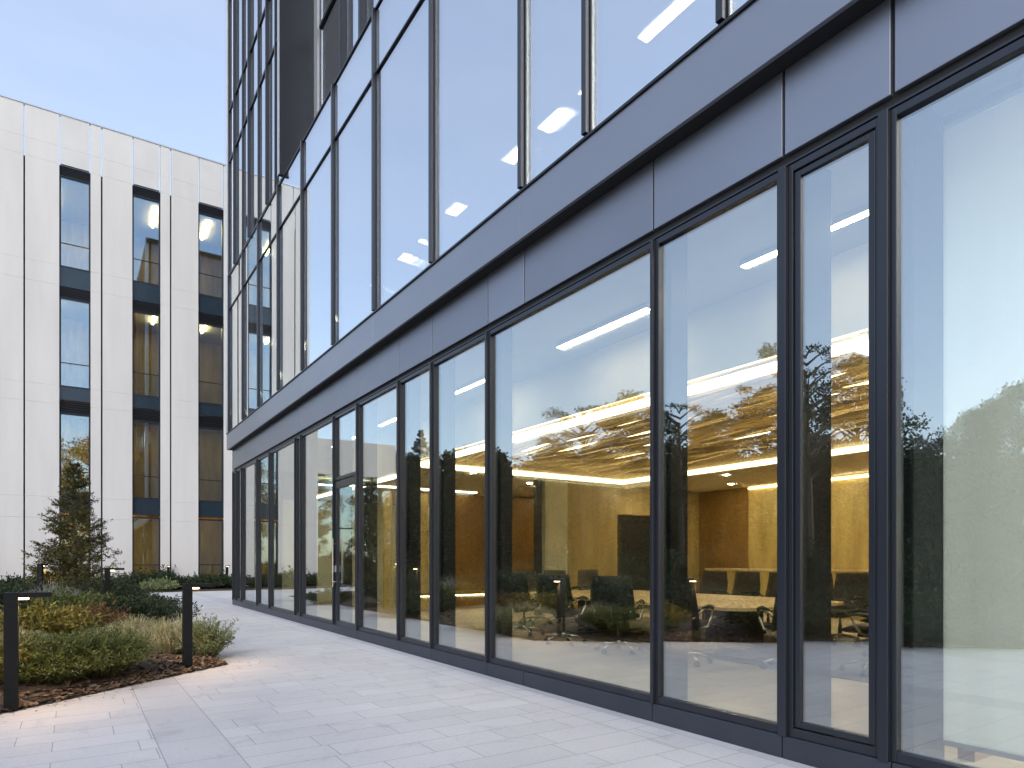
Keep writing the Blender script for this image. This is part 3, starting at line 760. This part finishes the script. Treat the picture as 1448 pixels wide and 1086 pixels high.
# ceiling lamps and office lamps
lin = [(9.79, 8.17), (6.79, 5.17), (3.96, 2.34), (1.84, .2), (12.8, 11.2), (15.8, 14.2), (-.4, -1.9), (-2.2, -3.7)]  # the last two are unseen, added to light the blind from behind
lab = ["fourth window from the double mullion, short line light near the post", "long line light seen whole in the widest window", "line light cut by the mullion in the tall window left of the narrow one", "line light at the right edge, above the blind", "line light above the glazed door", "line light above the panes left of the door"]
lab = ["slim ceiling line light behind the pane left of the widest window", "slim ceiling line light seen whole in the widest window", "slim ceiling line light behind the window left of the narrow casement",
       "slim ceiling line light above the pale blind", "slim ceiling line light just above the glazed door", "slim ceiling line light beyond the glazed door", "slim line light added unseen past the right edge to light the blind from behind", "second slim line light added unseen past the right edge to backlight the blind"]
for (a, b), L in zip(lin, lab):
    o = empty("ceiling_light", (5.25, (a + b) / 2, 4.16)); tag(o, L, "ceiling light", "line lights along the window ceiling")
    h = (a - b) / 2
    B(-.045, .045, -h, h, -.05, 0).build("housing", M['bright'], o); B(-.035, .035, -h + .01, h - .01, -.056, -.051).build("diffuser", M['linear'], o)
for (y, h, w_), L in zip([(15.2, .22, .13), (14.2, .1, .1), (12.5, .26, .14), (10.2, .28, .14), (9.05, .32, .15), (8.2, .12, .1), (6.2, .75, .11), (3.4, .6, .15), (17.2, .1, .1)],
        ["upper floor ceiling light behind the fourth pane from the far corner", "small upper floor ceiling light beside the fourth pane's lamp", "upper floor ceiling light low in the sixth pane", "upper floor ceiling light beside the mullion of the widest upper pane",
         "upper floor ceiling light in the narrow upper pane", "small upper floor ceiling light right of the narrow pane", "long bright upper floor ceiling light near the top edge", "upper floor ceiling light cut by the top edge of the view", "faint upper floor ceiling light near the far corner"]):
    o = empty("office_light", (6.9, y, 8.995)); tag(o, L, "ceiling light", "ceiling lights of the upper floor")
    B(-w_, w_, -h, h, -.06, 0).build("housing", M['bright'], o); B(-w_ + .02, w_ - .02, -h + .02, h - .02, -.067, -.061).build("diffuser", M['officelight'], o)

# blind at the right pane
o = empty("roller_blind", (4.56, .57, .0)); tag(o, "pale green grey roller blind lowered behind the rightmost pane", "blind")
mb = MB(); n_ = 40; k = 0
for j in range(n_ + 1):
    y = 1.62 - 5.2 * j / n_ if j else 1.64; xx = .012 * sin(j * 1.9)
    mb.v += [(xx, y, .22), (xx, y, 4.05), (xx + .008, y, 4.05), (xx + .008, y, .22)]
for j in range(n_):
    a = 4 * j
    for s_ in range(4): mb.f.append((a + s_, a + (s_ + 1) % 4, a + 4 + (s_ + 1) % 4, a + 4 + s_))
mb.build("fabric", M['blind'], o)
B(-.015, .025, -3.58, 1.62, .19, .22).build("bottom_bar", M['bright'], o)
MB().tube([(.02, -3.6, 4.10), (.02, 1.64, 4.10)], .045, 10).build("roller", M['bright'], o)

# ------------------------------------------------------------------ meeting room furniture
tag(B(7.1, 10.9, 3.3, 11.6, .031, .042).build("carpet", M['rug']), "grey carpet under the long meeting table", "carpet")
o = empty("meeting_table", (8.18, 7.75, .042)); tag(o, "long pale wood meeting table with bowed edges in the lit room", "table")
mb = MB(); n_ = 24; hw, hl = 1.32, 2.55; out = []
def table_pt(t):
    a = 2 * pi * t; c, s_ = cos(a), sin(a); e = .22
    return (hw * math.copysign(abs(c) ** e, c), hl * math.copysign(abs(s_) ** e, s_))
ring = [table_pt(j / 96) for j in range(96)]
for z in (.66, .70): mb.v += [(x, y, z) for x, y in ring]
m_ = 96
mb.f.append(tuple(range(m_ - 1, -1, -1))); mb.f.append(tuple(range(m_, 2 * m_)))
for j in range(m_): mb.f.append((j, (j + 1) % m_, m_ + (j + 1) % m_, m_ + j))
mb.build("tabletop", M['table'], o)
for s_ in (-1.45, 1.45):
    MB().box(-.55, .55, s_ - .1, s_ + .1, .0, .655).box(-.75, .75, s_ - .22, s_ + .22, 0, .03).build("leg", M['dark'], o, bevel=.01)
B(-.06, .06, -1.34, 1.34, .5, .6).build("cable_tray", M['dark'], o)

o = empty("sideboard", (14.6, 7.3, .03)); tag(o, "long low wooden sideboard along the back wall of the meeting room", "sideboard")
B(-.35, .35, -4.6, 4.6, 0, 1.05).build("body", M['gold'], o, bevel=.006)
B(-.38, .36, -4.63, 4.63, 1.051, 1.10).build("top", M['table'], o, bevel=.005)
mb = MB()
for i in range(8): mb.box(-.37, -.352, -4.55 + i * 1.14, -4.55 + i * 1.14 + 1.12, .08, .98)
mb.build("door", M['gold'], o)

def make_chair(mt):
    """swivel chair facing +x, origin under the column"""
    o = empty("meeting_chair")
    # five star foot
    mb = MB()
    for i in range(5):
        a = 2 * pi * i / 5 + .3; d = Vector((cos(a), sin(a), 0))
        mb.tube([d * .03 + Vector((0, 0, .13)), d * .18 + Vector((0, 0, .115)), d * .31 + Vector((0, 0, .075))], [.022, .017, .012], 6)
    mb.lathe([(.035, .085), (.035, .15), (.022, .17)], 12); mb.build("star_base", M['chrome'], o, smooth=True)
    for i in range(5):
        a = 2 * pi * i / 5 + .3; d = Vector((cos(a), sin(a), 0)) * .31; s_ = Vector((-sin(a), cos(a), 0))
        MB().tube([d - s_ * .024 + Vector((0, 0, .03)), d + s_ * .024 + Vector((0, 0, .03))], .03, 10).tube([d + Vector((0, 0, .03)), d + Vector((0, 0, .08))], .008, 5).build("caster", M['rubber'], o)
    MB().lathe([(.026, .15), (.026, .30), (.018, .30), (.018, .41)], 12).build("gas_column", M['dark'], o, smooth=True)
    MB().box(-.12, .14, -.1, .1, .39, .43).build("tilt_box", M['dark'], o, bevel=.01)
    # seat: padded slab with a rolled front
    def slab(fn, nu, nv, th):
        mb = MB()
        for side in (0, 1):
            for j in range(nv + 1):
                for i in range(nu + 1):
                    p, nn = fn(i / nu, j / nv); e = min(i, nu - i) / nu; e2 = min(j, nv - j) / nv
                    q = (1 - (1 - min(1, e * 5)) ** 2) * (1 - (1 - min(1, e2 * 5)) ** 2)
                    mb.v.append(tuple(p + nn * (th * (.25 + .75 * q) * (.5 if side else -.5))))
        K = (nu + 1) * (nv + 1)
        for j in range(nv):
            for i in range(nu):
                a = j * (nu + 1) + i
                mb.f.append((a, a + nu + 1, a + nu + 2, a + 1)); b = a + K; mb.f.append((b, b + 1, b + nu + 2, b + nu + 1))
        rim = [i for i in range(nu + 1)] + [j * (nu + 1) + nu for j in range(1, nv + 1)] + [nv * (nu + 1) + i for i in range(nu - 1, -1, -1)] + [j * (nu + 1) for j in range(nv - 1, 0, -1)]
        for i in range(len(rim)):
            a, b = rim[i], rim[(i + 1) % len(rim)]; mb.f.append((a, b, b + K, a + K))
        return mb
    def seat(u, v):
        x = -.24 + .50 * u; w = .25 - .03 * (1 - u); y = (v - .5) * 2 * w
        z = .475 + .02 * (abs(v - .5) * 2) ** 2 - .04 * max(0, u - .8) * 5 * .6
        return Vector((x, y, z)), Vector((0, 0, 1))
    slab(seat, 12, 12, .085).build("seat", M['leather'], o, smooth=True)
    def back(u, v):
        z = .46 + .57 * u; w = .285 + .022 * sin(pi * min(1, u * 1.1)) - .022 * u
        y = (v - .5) * 2 * w
        x = -.235 - .13 * u - .05 * sin(pi * u) * .8 + .055 * (abs(v - .5) * 2) ** 2
        return Vector((x, y, z)), Vector((1, 0, .2)).normalized()
    slab(back, 14, 12, .05).build("backrest", M[mt], o, smooth=True)
    MB().tube([(-.05, 0, .41), (-.22, 0, .40), (-.31, 0, .48), (-.345, 0, .66)], [.026, .026, .022, .016], 8).build("back_strut", M['dark'], o, smooth=True)
    for s_ in (-1, 1):
        MB().tube([(.02, s_ * .16, .43), (.04, s_ * .285, .45), (.10, s_ * .30, .55), (.16, s_ * .30, .655), (.06, s_ * .30, .675), (-.12, s_ * .295, .66), (-.22, s_ * .27, .60), (-.275, s_ * .235, .56)],
                  [.014, .016, .016, .016, .017, .016, .013, .011], 8).build("armrest", M['chrome'], o, smooth=True)
        MB().tube([(.17, s_ * .30, .672), (.05, s_ * .30, .694), (-.12, s_ * .295, .678)], [.018, .024, .018], 8).build("arm_pad", M['leather'], o, smooth=True)
    return o
CH = {}
def place_chair(x, y, rz, mt, label, z=.042):
    if mt not in CH: o = make_chair(mt); CH[mt] = o
    else: o = copy_tree(CH[mt])
    o.location = (x, y, z); o.rotation_euler = (0, 0, rz); o.scale = (1.06,) * 3
    tag(o, label, "chair", "swivel chairs round the meeting table")
WN = 'leather'
place_chair(6.55, 9.45, .35, WN, "black swivel chair at the far end of the row with its back to the windows")
place_chair(6.40, 8.14, .38, WN, "black swivel chair second from the far end of the window row")
place_chair(6.45, 6.95, .52, WN, "large black swivel chair seen whole from behind in the widest window")
place_chair(6.45, 5.75, .3, WN, "black swivel chair half hidden by the post left of the tall window")
place_chair(7.15, 4.72, 1.0, WN, "black swivel chair at the table corner, behind the casement's mullion")
place_chair(7.72, 4.02, 1.75, WN, "black swivel chair seen from its side in the narrow casement window")
place_chair(9.0, 4.45, 1.5, WN, "black swivel chair farther in at the near table end, behind the side-on one")
for i, (yy, lb) in enumerate([(8.4, "grey swivel chair across the table, first right of the post in the tall window"), (7.7, "grey swivel chair across the table, second right of the post in the tall window"),
                              (7.0, "grey swivel chair across the table, next to the casement's mullion"), (6.3, "grey swivel chair across the table hidden by the casement's mullion"),
                              (5.72, "grey swivel chair across the table, left of the two in the casement"), (5.12, "grey swivel chair across the table, right of the two in the casement")]):
    place_chair(9.98, yy, pi + random.uniform(-.15, .15), 'brownl', lb)
for xx, lb in ((7.9, "grey swivel chair at the far table end, leftmost behind the first black chair"), (8.62, "grey swivel chair in the middle of the far table end"), (9.55, "grey swivel chair at the far table end nearest the dark doorway")):
    place_chair(xx, 10.95, -pi / 2 + random.uniform(-.15, .15), 'brownl', lb)
# bench in the room beyond
o = empty("bench", (8.6, 15.6, .03)); tag(o, "low bench with a lit underside in the room beyond the meeting room", "bench")
B(-1.6, 1.6, -.25, .25, .40, .47).build("seat", M['gold2'], o, bevel=.01)
for s_ in (-1.3, 1.3): B(s_ - .05, s_ + .05, -.2, .2, 0, .399).build("leg", M['dark'], o)
B(-1.5, 1.5, -.2, -.17, .37, .398).build("light_strip", M['strip_thin'], o)

# ------------------------------------------------------------------ bollard lights
def bollard(x, y, label, z=None, rz=0.0, H=1.06, lamp=True):
    o = empty("bollard_light", (x, y, bed_z(x, y) - .01 if z is None else z), rz); tag(o, label, "bollard light", "bollard lights in the planting")
    w = .052
    B(-w, w, -w, w, 0, H).build("post", M['post'], o, bevel=.004)
    B(w + .001, .30, -w, w, H - .048, H - .004).build("arm", M['post'], o, bevel=.004)
    B(w + .002, w + .075, -w * .6, w * .6, H - .066, H - .049).build("lens", M['lens'], o)
    if lamp:
        d = bpy.data.lights.new("bollard_lamp", 'SPOT'); d.energy = 9; d.color = (1, .62, .28); d.spot_size = radians(150); d.spot_blend = .8; d.shadow_soft_size = .03
        l = bpy.data.objects.new("bollard_lamp", d); C.objects.link(l); l.parent = o; l.location = (.13, 0, H - .075)
    return o
x, y = at(16, 5.9);  bollard(x, y, "nearest black bollard light at the left edge of the view", z=0.0)
x, y = at(265, 8.1); bollard(x, y, "black bollard light at the pointed tip of the mulch bed", z=.0)
x, y = at(152, 13.5); bollard(x, y, "black bollard light right of the young spruce")
x, y = at(57, 16.0); bollard(x, y, "black bollard light left of the young spruce", rz=1.2)
x, y = at(238, 31.0); bollard(x, y, "far bollard light in the border between the second and third window bays", z=.05, rz=-1.5, lamp=False)
x, y = at(321, 31.0); bollard(x, y, "far bollard light in the border next to the glass corner", z=.05, rz=-1.5, lamp=False)

# ------------------------------------------------------------------ trees across the court (seen in the glass)
def crown_tree(H, R, seed, bare=.3, clumps=70, per=60, ls=.34, open_=False):
    random.seed(seed); tr, lf = MB(), MB()
    lean = Vector((random.uniform(-.4, .4), random.uniform(-.4, .4), 0))
    tr.tube([(0, 0, -.3), lean * .3 + Vector((0, 0, H * .4)), lean + Vector((0, 0, H * .88))], [H * .022, H * .015, H * .004], 7)
    for i in range(clumps):
        f = random.random()
        z = H * (bare + (1 - bare) * f)
        prof = sin(pi * min(1, (.12 + .88 * f))) ** .7 if not open_ else (.45 + .75 * sin(pi * (.15 + .8 * f)))
        a = random.uniform(0, 2 * pi); r = R * prof * (random.random() ** .45)
        c = lean * f + Vector((cos(a) * r, sin(a) * r, z + r * .15))
        s0 = lean * f * .8 + Vector((0, 0, z - r * random.uniform(.25, .6)))
        tr.tube([s0, s0.lerp(c, .55) + Vector((0, 0, .1)), c], [H * .006, H * .0035, H * .0015], 4, False)
        cr_ = R * random.uniform(.16, .30) * (1.0 if not open_ else .8)
        for q in range(per):
            v = rnd_dir() * (cr_ * random.random() ** .4); v.z *= .42 if open_ else .7
            leaf(lf, c + v, rnd_dir(), ls * random.uniform(.6, 1.2), ls * .55)
    return tr, lf
KT = {}
def kind_tree(kind, H):
    if kind == 'pine': return crown_tree(13, 3.0, 101, .45, 60, 130, .15, True), 'leaf_far', 13
    if kind == 'broad': return crown_tree(12, 3.6, 102, .16, 130, 130, .22), 'leaf_far', 12
    if kind == 'bushy': return crown_tree(8, 3.6, 103, .04, 130, 110, .26), 'leaf_far', 8
    if kind == 'fir': return spruce(11, 3.0, 104, 40, 7, .30, .10, 6, 14, .04), 'needle2', 11
def far_tree(kind, px, top, t, label, group, xy=None, scale=1):
    u = (px - 724) / 930.0
    H = 1.38 + (792 - top) * t / 930.0
    x, y = (8.1 - t * (.5545 + .8325 * u), t * (.8325 - .5545 * u)) if xy is None else xy
    if kind not in KT:
        (tr, lf), m, h0 = kind_tree(kind, H); o = empty("pine_tree" if kind == 'pine' else "fir_tree" if kind == 'fir' else "broadleaf_tree")
        tr.build("trunk", M['bark'], o); lf.build("crown", M[m], o); KT[kind] = (o, h0)
    else:
        o = copy_tree(KT[kind][0])
    s_ = H / KT[kind][1]; o.scale = (s_ * scale, s_ * scale, s_); o.location = (x, y, -.03)
    o.rotation_euler = (0, 0, (px * 1.7) % 6.28); tag(o, label, "tree", group)
G1 = "trees mirrored in the ground floor glass"
TR = [('fir', 592, 606, 46, "pointed dark fir mirrored in the pane right of the glazed door"), ('fir', 634, 640, 49, "smaller fir mirrored beside the pointed one"), ('fir', 708, 636, 46, "dark fir mirrored against the post left of the widest window"),
      ('pine', 822, 566, 44, "open crowned pine with bare trunk mirrored in the widest window"), ('pine', 775, 612, 50, "low spreading pine mirrored left of the open crowned one"), ('broad', 888, 562, 52, "round dense tree mirrored at the right of the widest window"),
      ('pine', 962, 566, 46, "pine mirrored against the post of the tall window"), ('broad', 1010, 590, 55, "dense tree mirrored left in the tall window"), ('broad', 1085, 560, 54, "dense tree mirrored right in the tall window"),
      ('pine', 1143, 486, 42, "tallest pine mirrored in the narrow casement"), ('broad', 1205, 520, 50, "dense tree mirrored at the right of the casement"), ('fir', 1288, 640, 44, "slim fir mirrored at the left of the blind pane"),
      ('pine', 1335, 612, 44, "spreading pine mirrored over the post of the blind pane"), ('broad', 1385, 580, 46, "leafy tree mirrored on the blind"), ('broad', 1450, 545, 44, "tallest leafy tree mirrored at the right edge of the blind pane"),
      ('broad', 1540, 560, 44, "tree past the right edge of the view"), ('pine', 1650, 540, 44, "pine past the right edge of the view")]
for tr_ in TR: far_tree(*tr_, G1)
px = 560; i = 0
while px < 1800:
    far_tree('bushy', px, 674 - 26 * abs(sin(px * .021)) - 14 * abs(sin(px * .057)), 58 + 4 * sin(px), "dense low tree in the dark wood edge mirrored behind the taller trees", "low trees of the wood edge", scale=1.25)
    px += 46
i = 0
for x, y, top in ((-12, -30, 17), (-4, -34, 19), (3, -30, 18), (11, -36, 20), (-20, -26, 16), (-27, -14, 15), (19, -38, 20)):  # unseen trees, added so the lower windows opposite reflect something dark
    far_tree('broad', 300 + 37 * i, 792 - (top - 1.38) * 930 / 50, 50, "tall dense tree behind the viewpoint, mirrored dimly in the pale building's windows", "trees added behind the viewpoint", (x, y), .95); i += 1
